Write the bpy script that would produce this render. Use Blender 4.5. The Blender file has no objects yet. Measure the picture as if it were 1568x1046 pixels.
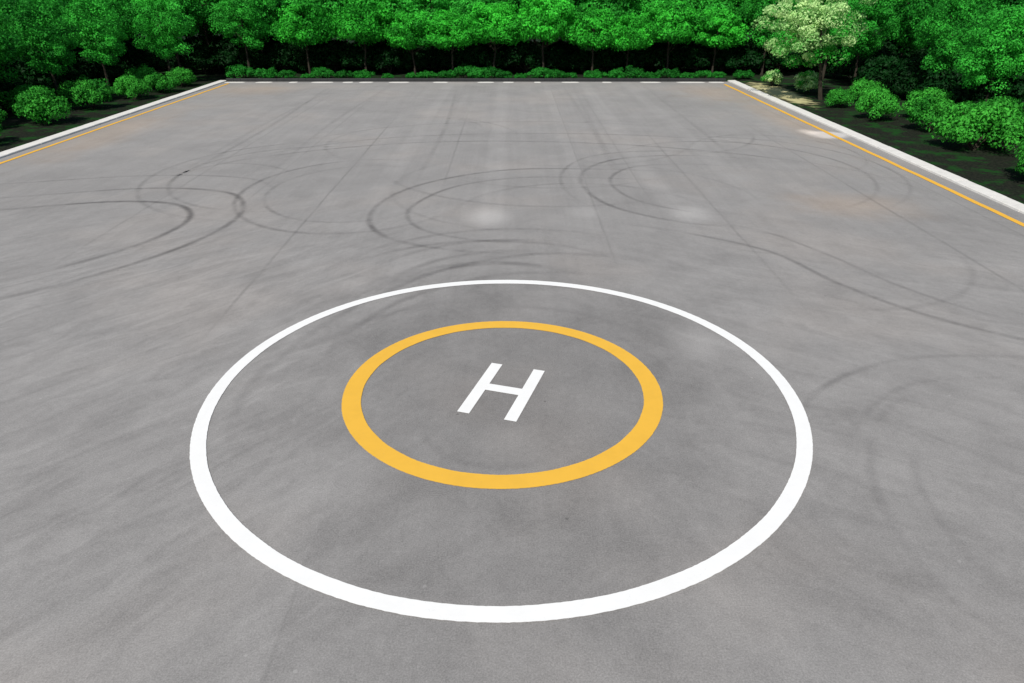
import bpy, math, random
import numpy as np
from mathutils import Vector
R=math.radians
scene=bpy.context.scene
col=scene.collection
rnd=random.Random(7)

# ---------------- node helper ----------------
class NT:
    def __init__(s,name):
        s.m=bpy.data.materials.new(name); s.m.use_nodes=True
        s.t=s.m.node_tree; s.t.nodes.clear()
        s.out=s.t.nodes.new('ShaderNodeOutputMaterial')
    def n(s,typ,**kw):
        nd=s.t.nodes.new(typ)
        for k,v in kw.items(): setattr(nd,k,v)
        return nd
    def set(s,sock,v):
        if isinstance(v,bpy.types.NodeSocket): s.t.links.new(v,sock)
        elif v is not None: sock.default_value=v
    def math(s,op,a,b=None,c=None,clamp=False):
        nd=s.n('ShaderNodeMath',operation=op); nd.use_clamp=clamp
        s.set(nd.inputs[0],a); s.set(nd.inputs[1],b); s.set(nd.inputs[2],c)
        return nd.outputs[0]
    def coord(s): 
        return s.n('ShaderNodeNewGeometry').outputs['Position']
    def mapping(s,v,rot=0,scale=(1,1,1),loc=(0,0,0)):
        a=s.n('ShaderNodeVectorRotate',rotation_type='Z_AXIS'); s.set(a.inputs['Vector'],v); a.inputs['Angle'].default_value=rot
        nd=s.n('ShaderNodeMapping'); s.set(nd.inputs[0],a.outputs[0])
        nd.inputs['Scale'].default_value=scale; nd.inputs['Location'].default_value=loc
        return nd.outputs[0]
    def noise(s,v,scale,detail=4,rough=.55,dist=0.0):
        nd=s.n('ShaderNodeTexNoise'); s.set(nd.inputs['Vector'],v)
        nd.inputs['Scale'].default_value=scale; nd.inputs['Detail'].default_value=detail
        nd.inputs['Roughness'].default_value=rough; nd.inputs['Distortion'].default_value=dist
        return nd.outputs['Fac']
    def ramp(s,v,a,b,lo=0.0,hi=1.0):
        nd=s.n('ShaderNodeMapRange',interpolation_type='SMOOTHSTEP')
        s.set(nd.inputs[0],v)
        for i,x in zip((1,2,3,4),(a,b,lo,hi)): nd.inputs[i].default_value=x
        return nd.outputs[0]
    def mix(s,f,a,b,mode='MIX'):
        nd=s.n('ShaderNodeMix',data_type='RGBA',blend_type=mode)
        s.set(nd.inputs[0],f); s.set(nd.inputs[6],a); s.set(nd.inputs[7],b)
        return nd.outputs[2]
    def bsdf(s,colr,rough=.8,spec=.3,normal=None):
        nd=s.n('ShaderNodeBsdfPrincipled'); s.set(nd.inputs['Base Color'],colr); s.set(nd.inputs['Roughness'],rough)
        nd.inputs['Specular IOR Level'].default_value=spec
        if normal is not None: s.set(nd.inputs['Normal'],normal)
        return nd.outputs[0]
    def bump(s,h,st=.3,d=.02):
        nd=s.n('ShaderNodeBump'); s.set(nd.inputs['Height'],h); nd.inputs['Strength'].default_value=st; nd.inputs['Distance'].default_value=d
        return nd.outputs[0]
    def done(s,sh): s.t.links.new(sh,s.out.inputs[0]); return s.m

# ---------------- asphalt ----------------
def asphalt():
    N=NT('asphalt'); P=N.coord()
    sep=N.n('ShaderNodeSeparateXYZ'); N.set(sep.inputs[0],P); X,Y=sep.outputs[0],sep.outputs[1]
    v=N.math('ADD',.262,0.0)
    def add(f,amp,mid=.5):
        nonlocal v
        v=N.math('ADD',v,N.math('MULTIPLY',N.math('SUBTRACT',f,mid),amp))
    nA=N.noise(P,.30,6,.66,.4); nB=N.noise(P,.09,3,.55)
    add(nB,.09); add(nA,.115)
    # laying streaks lengthways, stronger in the far half
    ln=N.noise(N.mapping(P,0,(1.5,.05,1)),1.0,5,.7)
    v=N.math('ADD',v,N.math('MULTIPLY',N.math('SUBTRACT',ln,.5),N.ramp(Y,20,45,.04,.065)))
    ds=N.noise(N.mapping(P,R(-50),(.34,1.3,1)),1.0,6,.68,.8)
    v=N.math('ADD',v,N.math('MULTIPLY',N.math('MULTIPLY',N.math('SUBTRACT',ds,.46),.17),N.math('MULTIPLY',N.math('ADD',N.ramp(X,0,-9),.2),N.ramp(Y,50,28,.2,1))))
    dr=N.noise(N.mapping(P,R(35),(.34,1.1,1)),1.0,6,.68,.8)
    v=N.math('ADD',v,N.math('MULTIPLY',N.math('MULTIPLY',N.math('SUBTRACT',dr,.48),.12),N.math('MULTIPLY',N.math('ADD',N.ramp(X,1,10),.25),N.ramp(Y,50,28,.2,1))))
    def dist(cx,cy,rx,ry):
        a=N.math('DIVIDE',N.math('SUBTRACT',X,cx),rx); b=N.math('DIVIDE',N.math('SUBTRACT',Y,cy),ry)
        d=N.math('SQRT',N.math('ADD',N.math('MULTIPLY',a,a),N.math('MULTIPLY',b,b)))
        return N.math('ADD',d,N.math('MULTIPLY',N.math('SUBTRACT',nA,.5),.9))
    def blob(cx,cy,rx,ry,amp,s=.1):
        nonlocal v
        m=N.ramp(dist(cx,cy,rx,ry),1.0,s)
        if amp: v=N.math('ADD',v,N.math('MULTIPLY',m,amp))
        return m
    blob(0,21,12,16,-.055)
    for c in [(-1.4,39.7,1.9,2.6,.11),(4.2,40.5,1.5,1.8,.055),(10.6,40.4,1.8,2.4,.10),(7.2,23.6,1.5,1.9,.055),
              (28.3,64.5,2.1,2.3,.26,.5),(27,66,1.2,1.8,.2),(-5.2,15.4,2.3,2.6,.05),(-.3,17.2,1.6,1.2,.035)]:  # first two on this row: sunlit patch painted into the asphalt
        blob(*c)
    v=N.math('ADD',v,N.math('MULTIPLY',N.ramp(Y,35,70),.018))
    wob=N.math('ADD',X,N.math('MULTIPLY',N.math('SUBTRACT',nA,.5),.22))
    brk=N.ramp(nA,.35,.6,.3,1)
    for sx,w,amp,y0,y1 in [(-4.8,.035,-.05,4,17),(-11.75,.055,-.06,22,75),(-4.6,.06,-.045,45,80),(5.0,.05,-.045,30,100),(12.2,.06,-.04,25,70),(22.5,.07,-.05,25,75),(-22,.06,-.035,30,95),(27.4,.06,-.035,30,90),(8.6,.05,-.03,40,95),(-16.5,.05,-.03,40,95)]:
        d=N.math('ABSOLUTE',N.math('SUBTRACT',wob,sx))
        m=N.math('MULTIPLY',N.ramp(d,w*2.2,w*.4),N.math('MULTIPLY',N.ramp(Y,y0,y0+6),N.ramp(Y,y1,y1-12)))
        v=N.math('ADD',v,N.math('MULTIPLY',N.math('MULTIPLY',m,brk),amp))
    for sx,w,amp in [(-1.2,1.0,.022),(4.6,.7,.018),(9.7,1.0,.02),(-8.5,.9,.016),(15.5,1.,.015)]:
        d=N.math('ABSOLUTE',N.math('SUBTRACT',wob,sx))
        v=N.math('ADD',v,N.math('MULTIPLY',N.math('MULTIPLY',N.ramp(d,w,w*.4),N.ramp(Y,30,45)),amp))
    # dark darker side of the near laying seam (two asphalt passes)
    v=N.math('ADD',v,N.math('MULTIPLY',N.math('MULTIPLY',N.ramp(wob,-4.85,-4.75),N.ramp(Y,17,12)),-.014))
    g=N.noise(P,24,2,.85); add(g,.27)
    add(N.noise(P,5,4,.8),.095)
    vor=N.n('ShaderNodeTexVoronoi'); N.set(vor.inputs['Vector'],P); vor.inputs['Scale'].default_value=.8
    sp=N.math('MULTIPLY',N.ramp(vor.outputs['Distance'],.05,.02),N.ramp(nB,.48,.56,-.6,1))
    v=N.math('ADD',v,N.math('MULTIPLY',sp,-.09))
    v=N.math('MAXIMUM',v,.05)
    cmb=N.n('ShaderNodeCombineXYZ')
    for i,k in enumerate((1.03,1.0,.955)): N.set(cmb.inputs[i],N.math('MULTIPLY',v,k))
    c=cmb.outputs[0]
    warm=N.math('MULTIPLY',N.ramp(nB,.47,.66),.25)
    c=N.mix(warm,c,N.mix(1.0,c,(1.10,1.0,.92,1),'MULTIPLY'))
    for bl in [(21,42,6,4),(26,92,8,12),(-36,66,4,18),(-33,95,8,8),(27,72,3,18)]:  # warm tints; the far right one paints in the sunlit peach cast
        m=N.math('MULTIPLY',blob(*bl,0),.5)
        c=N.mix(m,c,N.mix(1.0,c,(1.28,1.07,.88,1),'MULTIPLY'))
    return N.done(N.bsdf(c,.85,.2,N.bump(g,.35,.01)))

def paint(name,base,wear=.1,dirt=.15):
    N=NT(name); P=N.coord()
    w=N.ramp(N.noise(P,22,4,.7),.60,.74)
    w=N.math('MULTIPLY',w,N.ramp(N.noise(P,.9,3),.42,.62,wear,1))
    d=N.math('MULTIPLY',N.ramp(N.noise(P,1.6,5,.65),.35,.75),dirt)
    c=N.mix(d,(*base,1),tuple(x*.72 for x in base)+(1,))
    c=N.mix(N.math('MULTIPLY',w,wear*4,clamp=True),c,(.3,.29,.28,1))
    return N.done(N.bsdf(c,.65,.3))

def soil():
    N=NT('soil_ground'); P=N.coord()
    sep=N.n('ShaderNodeSeparateXYZ'); N.set(sep.inputs[0],P); X,Y=sep.outputs[0],sep.outputs[1]
    n=N.noise(P,.5,4,.65); n2=N.noise(P,5,3,.7)
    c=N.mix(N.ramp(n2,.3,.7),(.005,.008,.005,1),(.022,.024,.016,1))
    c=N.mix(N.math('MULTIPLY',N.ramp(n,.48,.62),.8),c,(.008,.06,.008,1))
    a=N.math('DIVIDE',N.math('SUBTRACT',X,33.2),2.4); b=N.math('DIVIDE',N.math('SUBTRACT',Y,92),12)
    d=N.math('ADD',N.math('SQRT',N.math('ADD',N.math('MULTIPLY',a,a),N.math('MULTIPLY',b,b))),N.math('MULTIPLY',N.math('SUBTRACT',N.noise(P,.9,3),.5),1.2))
    c=N.mix(N.ramp(d,1.0,.5),c,(.50,.46,.24,1))  # pale patch by the right corner: sunlight painted into the soil colour
    return N.done(N.bsdf(c,.95,.1))

def leafmat(name,lo,hi,trans=.28,objw=.25):
    N=NT(name)
    at=N.n('ShaderNodeAttribute',attribute_name='clump').outputs['Fac']
    ob=N.n('ShaderNodeObjectInfo').outputs['Random']
    f=N.math('ADD',N.math('MULTIPLY',at,1-objw),N.math('MULTIPLY',ob,objw))
    c=N.mix(f,(*lo,1),(*hi,1))
    b=N.bsdf(c,.6,.12)
    t=N.n('ShaderNodeBsdfTranslucent'); N.set(t.inputs[0],c)
    m=N.n('ShaderNodeMixShader'); m.inputs[0].default_value=trans
    N.t.links.new(b,m.inputs[1]); N.t.links.new(t.outputs[0],m.inputs[2])
    return N.done(m.outputs[0])

def bark():
    N=NT('bark'); P=N.coord()
    c=N.mix(N.noise(N.mapping(P,0,(6,6,1.2)),1,3,.7),(.014,.012,.008,1),(.07,.06,.045,1))
    return N.done(N.bsdf(c,.9,.1))

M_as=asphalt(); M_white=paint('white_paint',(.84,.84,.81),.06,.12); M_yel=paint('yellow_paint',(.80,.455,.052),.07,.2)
M_kerb=paint('kerb_white_paint',(.76,.74,.69),.14,.45); M_yl=paint('worn_yellow_paint',(.82,.45,.05),.12,.25)
M_black=paint('kerb_black_paint',(.02,.022,.022),.05,.3)
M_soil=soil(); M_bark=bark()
M_leaf=leafmat('leaf_green',(.004,.11,.006),(.07,.68,.05),.3,.3)
M_side=leafmat('leaf_mixed_green',(.003,.085,.006),(.07,.62,.06),.3,.4)
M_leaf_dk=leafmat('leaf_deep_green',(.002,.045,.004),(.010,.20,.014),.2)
M_under=leafmat('undergrowth_shade_leaf',(.002,.018,.003),(.004,.045,.006),.15)  # near-black leaves: shade below the crowns put into the colour
M_bush=leafmat('shrub_leaf',(.008,.13,.010),(.08,.50,.05),.28,.35)
M_hedge=leafmat('low_shrub_leaf',(.004,.06,.006),(.03,.30,.03),.25,.45)
M_pale=leafmat('leaf_pale_sunlit',(.02,.34,.02),(.66,.90,.40),.35,0)  # sunlight on the foliage is put into this pale colour

def obj(name,verts,faces,mats,smooth=False,mi=None):
    me=bpy.data.meshes.new(name); me.from_pydata(verts,[],faces)
    for m in mats: me.materials.append(m)
    if mi is not None: me.polygons.foreach_set('material_index',mi)
    me.update(); o=bpy.data.objects.new(name,me); col.objects.link(o); return o

# ---------------- ground ----------------
XL,XR,YB,YN=-39.5,29.95,103.0,-35.0
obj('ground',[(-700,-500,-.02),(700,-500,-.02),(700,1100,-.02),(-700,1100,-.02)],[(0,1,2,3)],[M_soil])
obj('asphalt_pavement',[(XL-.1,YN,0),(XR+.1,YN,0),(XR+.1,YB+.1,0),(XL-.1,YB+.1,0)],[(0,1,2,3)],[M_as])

# ---------------- painted markings ----------------
PX,PY=-.31,20.18
def ring(name,ri,ro,z,mat,seg=720):
    vs=[];fs=[]
    for i in range(seg):
        a=2*math.pi*i/seg
        j=.004*math.sin(a*23)+rnd.uniform(-.005,.005); k=rnd.uniform(-.006,.006)
        vs.append((PX+(ri+j)*math.cos(a),PY+(ri+j)*math.sin(a),z)); vs.append((PX+(ro+k)*math.cos(a),PY+(ro+k)*math.sin(a),z))
    for i in range(seg):
        k=(i+1)%seg; fs.append((2*i,2*i+1,2*k+1,2*k))
    return obj(name,vs,fs,[mat])
ZP=.018
ring('helipad_white_circle',9.2,9.64,ZP,M_white)
ring('helipad_yellow_circle',4.63,5.24,ZP,M_yel)
hc=Vector((-.294,20.06)); ang=R(-17.6); sw=.40; L=3.34; W=1.95; bw=.42
def hp(x,y):
    return (hc.x+x*math.cos(ang)-y*math.sin(ang), hc.y+x*math.sin(ang)+y*math.cos(ang), ZP)
pts=[(-W/2,-L/2),(-W/2+sw,-L/2),(-W/2+sw,-bw/2+.06),(W/2-sw,-bw/2+.06),(W/2-sw,-L/2),(W/2,-L/2),(W/2,L/2),(W/2-sw,L/2),(W/2-sw,bw/2+.06),(-W/2+sw,bw/2+.06),(-W/2+sw,L/2),(-W/2,L/2)]
obj('helipad_letter_h',[hp(*p) for p in pts],[tuple(range(12))],[M_white])
def strip(name,x0,x1,y0,y1,z,mat):
    n=90; vs=[];fs=[]
    for i in range(n+1):
        y=y0+(y1-y0)*i/n; j=rnd.uniform(-.03,.03)
        vs+= [(x0+j,y,z),(x1+j,y,z)]
    for i in range(n): fs.append((2*i,2*i+1,2*i+3,2*i+2))
    return obj(name,vs,fs,[mat])
strip('yellow_boundary_line',28.40,28.80,YN+2,100,ZP,M_yl)
strip('yellow_boundary_line',-38.6,-38.26,YN+2,101,ZP,M_yl)

# ---------------- kerbs ----------------
def kerb_profile(name,prof,p0,p1,seglen,mats,midx):
    d=Vector(p1)-Vector(p0); Lg=d.length; d.normalize(); nrm=Vector((d.y,-d.x))
    n=int(Lg/seglen); vs=[];fs=[];mi=[]
    k=len(prof)
    for i in range(n):
        a=Vector(p0)+d*(i*seglen+.012); b=Vector(p0)+d*((i+1)*seglen-.012)
        dz=rnd.uniform(-.008,.008); dx=rnd.uniform(-.015,.015)
        base=len(vs)
        for q in (a,b):
            for (o,z) in prof:
                w=q+nrm*(o+dx); vs.append((w.x,w.y,z+dz if z>0 else z))
        for j in range(k-1): fs.append((base+j,base+j+1,base+k+j+1,base+k+j)); mi.append(midx(i))
        fs.append(tuple(base+j for j in range(k))); mi.append(midx(i))
        fs.append(tuple(base+k+j for j in reversed(range(k)))); mi.append(midx(i))
    return obj(name,vs,fs,mats,mi=mi)
prof=[(0,-.02),(0.02,.11),(.05,.14),(1.0,.15),(1.05,.12),(1.05,-.02)]
kerb_profile('concrete_kerb',prof,(XR,YN),(XR,YB+1.3),1.4,[M_kerb],lambda i:0)
kerb_profile('concrete_kerb',[(-o,z) for o,z in prof],(XL,YN),(XL,YB+1.3),1.4,[M_kerb],lambda i:0)
prof2=[(0,-.02),(.02,.34),(.05,.40),(.5,.41),(.54,.38),(.54,-.02)]
kerb_profile('striped_kerb',[(-o,z) for o,z in prof2],(XL+.02,YB),(XR-.02,YB),1.0,[M_black,M_kerb],lambda i:0)
vs=[];fs=[]
def dash(x0,x1,y0,y1):
    b=len(vs); n=10
    for i in range(n+1):
        t=i/n; xx=x0+(x1-x0)*t
        e=.25*(1-(2*t-1)**6)
        vs.append((xx,(y0+y1)/2-(y1-y0)*2*e+rnd.uniform(-.05,.05),ZP)); vs.append((xx,(y0+y1)/2+(y1-y0)*2*e+rnd.uniform(-.05,.05),ZP))
    for i in range(n): fs.append((b+2*i,b+2*i+2,b+2*i+3,b+2*i+1))
for cx,w in [(-38,3),(-34,2.4),(-30,1.2),(-26,3.2),(-22.5,1.5),(-20,2),(-15.5,3),(-9.8,2.2),(-3.6,2.4),(-.5,1.6),(3.5,1),(8,2.6),(13,1.4),(19,3),(24.5,4.2),(28,2.2)]:
    dash(cx-w/2,cx+w/2,101.5,102.8)
obj('worn_white_line',vs,fs,[M_kerb])

# ---------------- tyre marks ----------------
def tmat():
    N=NT('tyre_rubber_mark'); P=N.coord()
    uv=N.n('ShaderNodeUVMap').outputs[0]
    sep=N.n('ShaderNodeSeparateXYZ'); N.set(sep.inputs[0],uv)
    u=sep.outputs[0]; al=N.n('ShaderNodeAttribute',attribute_name='dens').outputs['Fac']
    e=N.math('SUBTRACT',1.0,N.math('ABSOLUTE',N.math('SUBTRACT',N.math('MULTIPLY',u,2.0),1.0)))
    e=N.ramp(e,0,1)
    nz=N.ramp(N.noise(P,.3,5,.7),.32,.68,.2,1.05)
    a=N.math('MULTIPLY',N.math('MULTIPLY',e,al),nz,clamp=True)
    b=N.n('ShaderNodeBsdfDiffuse'); b.inputs[0].default_value=(.09,.087,.088,1); t=N.n('ShaderNodeBsdfTransparent')
    m=N.n('ShaderNodeMixShader'); N.set(m.inputs[0],a); N.t.links.new(t.outputs[0],m.inputs[1]); N.t.links.new(b.outputs[0],m.inputs[2])
    return N.done(m.outputs[0])
M_t=tmat()
def catmull(p,n=14):
    p=[Vector(q) for q in p]; p=[p[0]*2-p[1]]+p+[p[-1]*2-p[-2]]; o=[]
    for i in range(1,len(p)-2):
        for k in range(n):
            t=k/n; a,b,c,d=p[i-1:i+3]
            o.append(.5*((2*b)+(c-a)*t+(2*a-5*b+4*c-d)*t*t+(3*b-a-3*c+d)*t**3))
    o.append(p[-2]); return o
tv=[];tf=[];tu=[];td=[]; zc=[.002]
def track(p,w,dens,raw=False):
    w*=1.6; dens*=.54
    q=p if raw else catmull(p); n=len(q); b=len(tv); z=zc[0]; zc[0]+=.00018
    for i,c in enumerate(q):
        d=(q[min(i+1,n-1)]-q[max(i-1,0)]).normalized(); nn=Vector((-d.y,d.x))
        tv.append((c.x-nn.x*w/2,c.y-nn.y*w/2,z)); tv.append((c.x+nn.x*w/2,c.y+nn.y*w/2,z))
        tu.extend([(0,i*.2),(1,i*.2)])
        e=min(1,i/(n*.3),(n-1-i)/(n*.3)); td.extend([dens*e]*2)
    for i in range(n-1): tf.append((b+2*i,b+2*i+2,b+2*i+3,b+2*i+1))
def arc(cx,cy,r,a0,a1,w,dens,sq=1.0,rot=0):
    n=max(12,int(abs(a1-a0)/4)); q=[]
    for i in range(n+1):
        a=R(a0+(a1-a0)*i/n); q.append(Vector((cx+r*math.cos(a),cy+r*sq*math.sin(a))))
    track(q,w,dens,raw=True)
A=[(-44,33),(-39,36.5),(-34,39.5),(-30,41.2),(-24.6,42.8),(-20.6,42.2),(-18.6,39.5),(-18.9,35.8),(-21,32),(-25,28)]
B=[(-44,38),(-38,41.5),(-31,44),(-24,46),(-18.5,45),(-16.2,41.5),(-16,37.4),(-17.6,33),(-21,28.5),(-26,25)]
track([p for p in A if p[0]>-39.3],.4,.85); track([p for p in B if p[0]>-39.3],.38,.68)
track([(-39,45.2),(-33,47.5),(-25,49.5),(-18,48.5),(-14.5,44)],.34,.3)
track([(-39,32.5),(-34,34),(-29,34),(-24,31)],.3,.28)
C=[(14,50),(8,51.2),(.75,51.4),(-4.2,48.9),(-7.3,45),(-8.3,40.2),(-6.9,36.2),(-3,33.9),(3,33.2)]
C2=[(11,48),(6,48.8),(.75,48.9),(-3.4,46.8),(-5.6,43.2),(-6.1,39.9),(-4.6,36.9),(-1,35.2),(3,35)]
track(C,.36,.66); track(C2,.32,.5)
D=[(20,54.5),(13,56),(8,54.6),(5.2,50.8),(4.8,46),(6.2,41.6),(10,38.4),(15,37.6)]
D2=[(18,51.8),(13,53),(9,52.1),(7,49.2),(6.8,46),(8,42.8),(11,40.4),(14,40)]
track(D,.36,.58); track(D2,.3,.4)
track([(24,51),(18,56.5),(11,57.6),(6,55.5),(3.6,50.4),(3.6,45),(5.4,40)],.3,.34)
arc(-10,45.5,7.5,60,330,.34,.45,1.2); arc(-10,45.5,5.8,60,320,.3,.34,1.2)
arc(-15,50,8.5,50,290,.34,.36,1.1); arc(-15,50,10.3,60,280,.34,.30,1.1)
arc(16,51,9.2,-80,160,.34,.36,1.15); arc(16.5,51.5,11.0,-70,130,.34,.30,1.1)
arc(21,57,6.5,-60,170,.32,.3,1.15)
track([(-26,44),(-21,54),(-10,60.5),(2,61.5),(14,58.5),(24,52),(27.5,44)],.36,.42)
track([(-24,50),(-17,59),(-8,64),(6,65),(18,62),(26,55)],.36,.34)
track([(-22,58),(-10,69),(6,71),(20,66)],.36,.26)
track([(6,38.5),(9.5,36.6),(13.0,33.6),(14.7,29.4),(16.8,26.1),(20,23.4),(25,21)],.32,.5)
track([(10,39.5),(13.6,37),(15.8,33),(17.2,29.3),(19.4,26.1),(23,23.6)],.28,.34)
track([(8.6,17.6),(9.9,19.8),(12.6,21.7),(15.7,22.5),(21,22.2)],.26,.34)
track([(9.2,16),(11,18.6),(13.8,20.6),(18,21)],.24,.22)
track([(14.5,20.6),(11.8,18.8),(10.0,15.9),(9.4,12.8),(9.9,10.6),(11.6,8.8)],.32,.17)
track([(13,18.2),(11.2,15.9),(10.7,12.8),(11.6,10.4)],.28,.12)
track([(-9,19),(-7.8,24.2),(-5.5,28.4),(-2.6,31.6),(2.4,33.4),(9,31.5)],.4,.4)
track([(-7.2,20),(-6.2,24.6),(-4.2,28),(0,30.6),(6,30.4)],.4,.3)
for k in range(6): arc(-.5+rnd.uniform(-1,1),27+rnd.uniform(-1,1),4.5+k*1.0,60+rnd.uniform(-20,20),160+rnd.uniform(-20,20),.4,.32)
for k in range(4): arc(PX,PY,5.8+k*.9,-30+k*60,60+k*50,.4,.15)
arc(-.5,18.6,3.4,190,330,.4,.2); arc(-.3,18.4,2.5,180,320,.3,.16)
for k in range(12):
    s=rnd.uniform(0,360)
    arc(rnd.uniform(-22,16),rnd.uniform(30,75),rnd.uniform(6,13),s,s+rnd.uniform(80,180),.36,rnd.uniform(.14,.26))
for k in range(7):
    x=rnd.uniform(-24,24); track([(x,45),(x+rnd.uniform(-.5,.5),70),(x+rnd.uniform(-1,1),100)],.4,rnd.uniform(.15,.28))
to=obj('tyre_marks',tv,tf,[M_t]); me=to.data
uvl=me.uv_layers.new(name='UVMap')
for lp in me.loops: uvl.data[lp.index].uv=tu[lp.vertex_index]
at=me.attributes.new('dens','FLOAT','POINT'); at.data.foreach_set('value',td)
print('ZTOP',zc[0])

# ---------------- vegetation ----------------
def leaves(rng,centers,radii,per,size,up=.25,shell=(.6,1.05),tone=None):
    nC=len(centers); n=nC*per
    C=np.repeat(centers,per,0); Rr=np.repeat(radii,per,0)
    d=rng.normal(size=(n,3)); d[:,2]+=up; d/=np.linalg.norm(d,axis=1)[:,None]
    rr=rng.uniform(shell[0],shell[1],size=(n,1))
    P=C+d*Rr*rr
    nr=d+rng.normal(size=(n,3))*.38; nr/=np.linalg.norm(nr,axis=1)[:,None]
    t=np.cross(nr,rng.normal(size=(n,3))); t/=np.linalg.norm(t,axis=1)[:,None]; b=np.cross(nr,t)
    s=size*rng.uniform(.6,1.3,size=(n,1))
    V=np.stack([P-t*s*.62,P+b*s*.36-nr*s*.08,P+t*s*.62,P-b*s*.36-nr*s*.08],1).reshape(-1,3)
    if tone is None: tone=rng.uniform(0,1,nC)
    T=np.clip(np.repeat(tone,per)+rng.normal(size=n)*.2,0,1)
    return V,T
def tube(vs,fs,p,r,k=7):
    b=len(vs)
    for i,(q,rad) in enumerate(zip(p,r)):
        q=Vector(q); d=(Vector(p[min(i+1,len(p)-1)])-Vector(p[max(i-1,0)])).normalized()
        a=d.orthogonal().normalized(); c=d.cross(a)
        for j in range(k):
            w=q+(a*math.cos(2*math.pi*j/k)+c*math.sin(2*math.pi*j/k))*rad; vs.append(tuple(w))
    for i in range(len(p)-1):
        for j in range(k):
            fs.append((b+i*k+j,b+i*k+(j+1)%k,b+(i+1)*k+(j+1)%k,b+(i+1)*k+j))
def build(name,wv,wf,V,T,leafm):
    nW=len(wv); nq=len(V)//4
    allv=(list(wv)+V.tolist()) 
    F=list(wf)+(np.arange(nq*4).reshape(-1,4)+nW).tolist()
    me=bpy.data.meshes.new(name); me.from_pydata(allv,[],F)
    me.materials.append(M_bark); me.materials.append(leafm)
    mi=np.ones(len(F),dtype=np.int32); mi[:len(wf)]=0; me.polygons.foreach_set('material_index',mi)
    a=me.attributes.new('clump','FLOAT','POINT'); vals=np.zeros(len(allv),dtype=np.float32); vals[nW:]=np.repeat(T,4); a.data.foreach_set('value',vals)
    me.update(); return me
def tree_mesh(seed,H,cr,cz0,leafm,ncl=70,per=130,lsize=.3,clr=1.1,lean=(0,0),tr=.18,shellbias=.5,dome=0.0,tonef=None):
    rng=np.random.default_rng(seed); rd=random.Random(seed)
    wv=[];wf=[]
    ch=(H-cz0)/2; cz=cz0+ch; cx,cy=lean
    top=Vector((cx*.8,cy*.8,cz+ch*.4))
    tp=[(0,0,-.3)]+[tuple(Vector((0,0,0)).lerp(top,t)+Vector((rd.uniform(-.15,.15),rd.uniform(-.15,.15),0))) for t in (.2,.4,.6,.8,1)]
    tube(wv,wf,tp,[tr*1.4,tr*1.05,tr*.9,tr*.7,tr*.45,tr*.2])
    cs=[];rs=[]
    while len(cs)<ncl:
        d=rng.normal(size=3); d/=np.linalg.norm(d); r=rng.uniform(shellbias,1.0)**.7
        lob=1+.14*math.sin(3*math.atan2(d[1],d[0])+seed)+.10*math.sin(5*math.atan2(d[1],d[0])+seed*2+d[2]*3)
        zz=d[2]
        if dome and zz<0: zz*=(1-dome)
        c=np.array([cx+d[0]*(cr-clr*.7)*r*lob,cy+d[1]*(cr-clr*.7)*r*lob,cz-ch*.4*dome+zz*(ch-clr*.6)*(1+.4*dome if zz>0 else 1)*r])
        k=clr*rng.uniform(.6,1.25); cs.append(c); rs.append([k*1.15,k*1.15,k*.8])
    cs=np.array(cs); rs=np.array(rs)
    for i in range(9):
        c=cs[rd.randrange(ncl)]; t=rd.uniform(.35,.85); s=Vector(tp[0]).lerp(top,t); e=Vector(c)
        if e.z<s.z-.5: e.z=s.z+.3
        m=s.lerp(e,.5)+Vector((0,0,-.25)); tube(wv,wf,[s,m,e],[tr*.42,tr*.28,tr*.1],5)
    tone=None if tonef is None else tonef(rng,cs)
    V,T=leaves(rng,cs,rs,per,lsize,tone=tone)
    return build('tree_mesh_%d'%seed,wv,wf,V,T,leafm)
def bush_mesh(seed,leafm,w=2.3,h=2.6,ncl=46,per=120,lsize=.17,clr=.62):
    rng=np.random.default_rng(seed); rd=random.Random(seed); wv=[];wf=[]; cs=[];rs=[]
    while len(cs)<ncl:
        d=rng.normal(size=3); d[2]=abs(d[2])*.9-.15; d/=np.linalg.norm(d); r=rng.uniform(.55,1)
        lob=1+.14*math.sin(3*math.atan2(d[1],d[0])+seed)
        cs.append([d[0]*(w-clr*.7)*r*lob,d[1]*(w-clr*.7)*r*lob,h*.34+d[2]*(h*.66-clr*.6)*r]); k=clr*rng.uniform(.6,1.25); rs.append([k,k,k*.8])
    for i in range(9):
        c=cs[rd.randrange(ncl)]; tube(wv,wf,[(0,0,-.1),(c[0]*.4,c[1]*.4,c[2]*.6),tuple(c)],[.06,.045,.02],5)
    V,T=leaves(rng,np.array(cs),np.array(rs),per,lsize,up=.4)
    return build('bush_mesh_%d'%seed,wv,wf,V,T,leafm)
def place(name,me,x,y,s=1,sz=None,rot=None,parent=None):
    o=bpy.data.objects.new(name,me); o.location=(x,y,-.02); o.scale=(s,s,sz or s); o.rotation_euler=(0,0,rnd.uniform(0,6.28) if rot is None else rot)
    col.objects.link(o); o.parent=parent; return o

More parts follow.
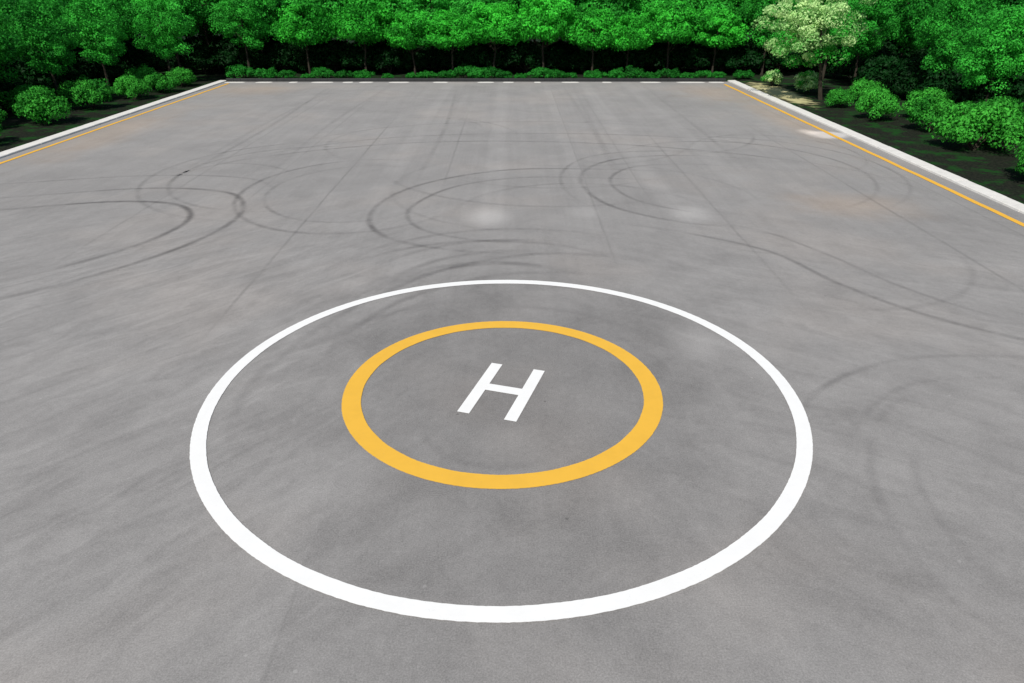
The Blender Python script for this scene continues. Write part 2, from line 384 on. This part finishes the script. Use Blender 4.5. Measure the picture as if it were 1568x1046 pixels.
front=[tree_mesh(100+i,9.6,4.3,3.0,M_leaf,ncl=100,per=140,lsize=.29,clr=1.0,tr=.13,shellbias=.6,dome=.6) for i in range(5)]
tall=[tree_mesh(200+i,16,5.0,4.0,M_leaf_dk,ncl=95,per=95,lsize=.40,clr=1.3,tr=.2) for i in range(3)]
mid=[tree_mesh(250+i,13.5,4.6,5.0,M_side,ncl=80,per=110,lsize=.33,clr=1.15,tr=.18,dome=.4) for i in range(3)]
side=[tree_mesh(300+i,14,4.9,3.2,M_side,ncl=88,per=180,lsize=.24,clr=1.05,tr=.17,shellbias=.35) for i in range(4)]
pt=lambda rng,cs: np.clip(.48+.16*(cs[:,2]-8)/2.5-.12*(cs[:,0]+2.6)/3+rng.normal(size=len(cs))*.3,0,1)  # paler toward top and left: sunlight painted into the crown tone
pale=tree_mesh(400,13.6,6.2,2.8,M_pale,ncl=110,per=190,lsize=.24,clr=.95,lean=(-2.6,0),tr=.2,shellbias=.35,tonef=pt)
bush=[bush_mesh(500+i,M_bush) for i in range(4)]
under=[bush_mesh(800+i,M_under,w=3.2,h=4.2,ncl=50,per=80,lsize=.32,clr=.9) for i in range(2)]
lowb=[bush_mesh(600+i,M_hedge,w=2.0,h=1.6,ncl=34,per=90,lsize=.17,clr=.5) for i in range(2)]
palebush=bush_mesh(700,M_pale,w=1.7,h=2.4,ncl=34,per=110,lsize=.17,clr=.5)

for cx,s in [(-29.5,1.1),(-21.5,1.12),(-14.2,.96),(-8.6,.98),(-2.6,1.08),(4.6,1.2),(11.6,1.0),(16.8,.92),(22.6,1.12),(29.5,1.0)]:
    place('round_crown_tree',front[rnd.randrange(5)],cx,110+rnd.uniform(-1.2,1.2),s)
fm=bpy.data.objects.new('distant_trees',None); col.objects.link(fm)
x=-46
while x<46:
    place('tree_mid',mid[rnd.randrange(3)],x,115.5+rnd.uniform(-.8,.8),rnd.uniform(.9,1.12),parent=fm); x+=rnd.uniform(6.5,10.5)
for row,(yy,step) in enumerate([(120,6.2),(128,7.5),(138,8.5),(150,8.5)]):
    x=-110+row*2
    while x<110:
        place('tree_%d'%row,tall[rnd.randrange(3)],x+rnd.uniform(-1.2,1.2),yy+rnd.uniform(-1.5,1.5),rnd.uniform(.9,1.15),parent=fm); x+=step
for sx in (-1,1):
    for k in range(26):
        place('tree_side',tall[rnd.randrange(3)],sx*rnd.uniform(62,90),rnd.uniform(50,116),rnd.uniform(.85,1.15),parent=fm)
ug=bpy.data.objects.new('undergrowth_dark_fill',None); col.objects.link(ug)  # dark bushes added to hide trunks and blacken the under-crown zone
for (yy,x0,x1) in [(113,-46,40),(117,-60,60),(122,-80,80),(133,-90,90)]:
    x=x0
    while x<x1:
        place('undergrowth_fill_clump',under[rnd.randrange(2)],x,yy+rnd.uniform(-1,1),rnd.uniform(.8,1.25),parent=ug); x+=rnd.uniform(3.2,4.6)
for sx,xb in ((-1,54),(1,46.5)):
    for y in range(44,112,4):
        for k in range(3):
            place('undergrowth_fill_clump',under[rnd.randrange(2)],sx*(xb+k*6+rnd.uniform(-1,1)),y+rnd.uniform(-1.5,1.5),rnd.uniform(.75,1.2),parent=ug)
for (x,y,s) in [(-48,109,.95),(-38.5,110,.9),(-46,101,.82),(-54,103,1.0),(-50,92,.85),(-60,97,1.0),(-51,83,.8),(-58,86,.95),(-52,74,.8),(-60,76,1.0),(-53,66,.85),(-61,66,1.0),(-54,56,.9)]:
    place('broadleaf_tree',side[rnd.randrange(4)],x,y,s,s*rnd.uniform(.95,1.12))
for (x,y,s) in [(37,111,.95),(44,106,1.0),(44,96,.85),(51,99,1.05),(46.6,81,.8),(52,90,1.0),(45,70,.76),(53,73,1.0),(58,82,1.0),(47,59,.84),(54,61,1.0),(60,68,1.0),(46.5,48,.8)]:
    place('broadleaf_tree',side[rnd.randrange(4)],x,y,s,s*rnd.uniform(1.0,1.18))
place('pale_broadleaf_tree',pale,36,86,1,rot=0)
for (x,y,s) in [(-44.5,60,1.0),(-45.2,70.5,1.2),(-45.4,79.5,1.15),(-44.4,86.8,1.02),(-43.8,92.5,.98),(-49.5,66,1.2),(-50,76,1.1),(-43.5,98,.85),(-47.5,54,1.1),(-48.5,83.5,1.0),(-47.5,96,.95),
                (35.8,80.5,.8),(36.2,72.5,1.05),(38.5,66.5,1.15),(37.4,58,1.4),(41,61.5,1.25),(36.4,47.6,1.25),(41.5,73,1.15),(41.5,52,1.3),(40,84,.9),(38.6,49.5,1.0),(42.5,67,1.0)]:
    place('round_shrub',bush[rnd.randrange(4)],x,y,s,s*rnd.uniform(.95,1.2))
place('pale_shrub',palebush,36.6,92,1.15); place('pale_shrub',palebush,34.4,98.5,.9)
x=-38.5
while x<33:
    place('low_shrub',lowb[rnd.randrange(2)],x,105.9+rnd.uniform(-.6,.9),rnd.uniform(.5,1.2)); x+=rnd.uniform(1.7,3.6)

# ---------------- light, world, camera ----------------
el,az=R(47),R(203)
w=bpy.data.worlds.new('World'); scene.world=w; w.use_nodes=True; nt=w.node_tree
sk=nt.nodes.new('ShaderNodeTexSky'); sk.sky_type='NISHITA'; sk.sun_disc=False; sk.sun_elevation=el; sk.sun_rotation=az
bg=nt.nodes['Background']; bg.inputs[1].default_value=.085; nt.links.new(sk.outputs[0],bg.inputs[0])
sd=bpy.data.lights.new('sun','SUN'); sd.energy=4.4; sd.angle=R(.5); sd.color=(1,.955,.90)
so=bpy.data.objects.new('sun',sd); col.objects.link(so)
dirv=Vector((math.sin(az)*math.cos(el),math.cos(az)*math.cos(el),math.sin(el)))
so.rotation_euler=dirv.to_track_quat('Z','Y').to_euler(); so.location=dirv*100
cd=bpy.data.cameras.new('camera'); cd.sensor_width=36; cd.lens=24.75; cd.clip_end=3000
co=bpy.data.objects.new('camera',cd); co.location=(0,0,12); co.rotation_euler=(R(90-26.9),0,0); col.objects.link(co)
scene.camera=co
scene.view_settings.view_transform='Standard'; scene.view_settings.look='None'; scene.view_settings.exposure=0
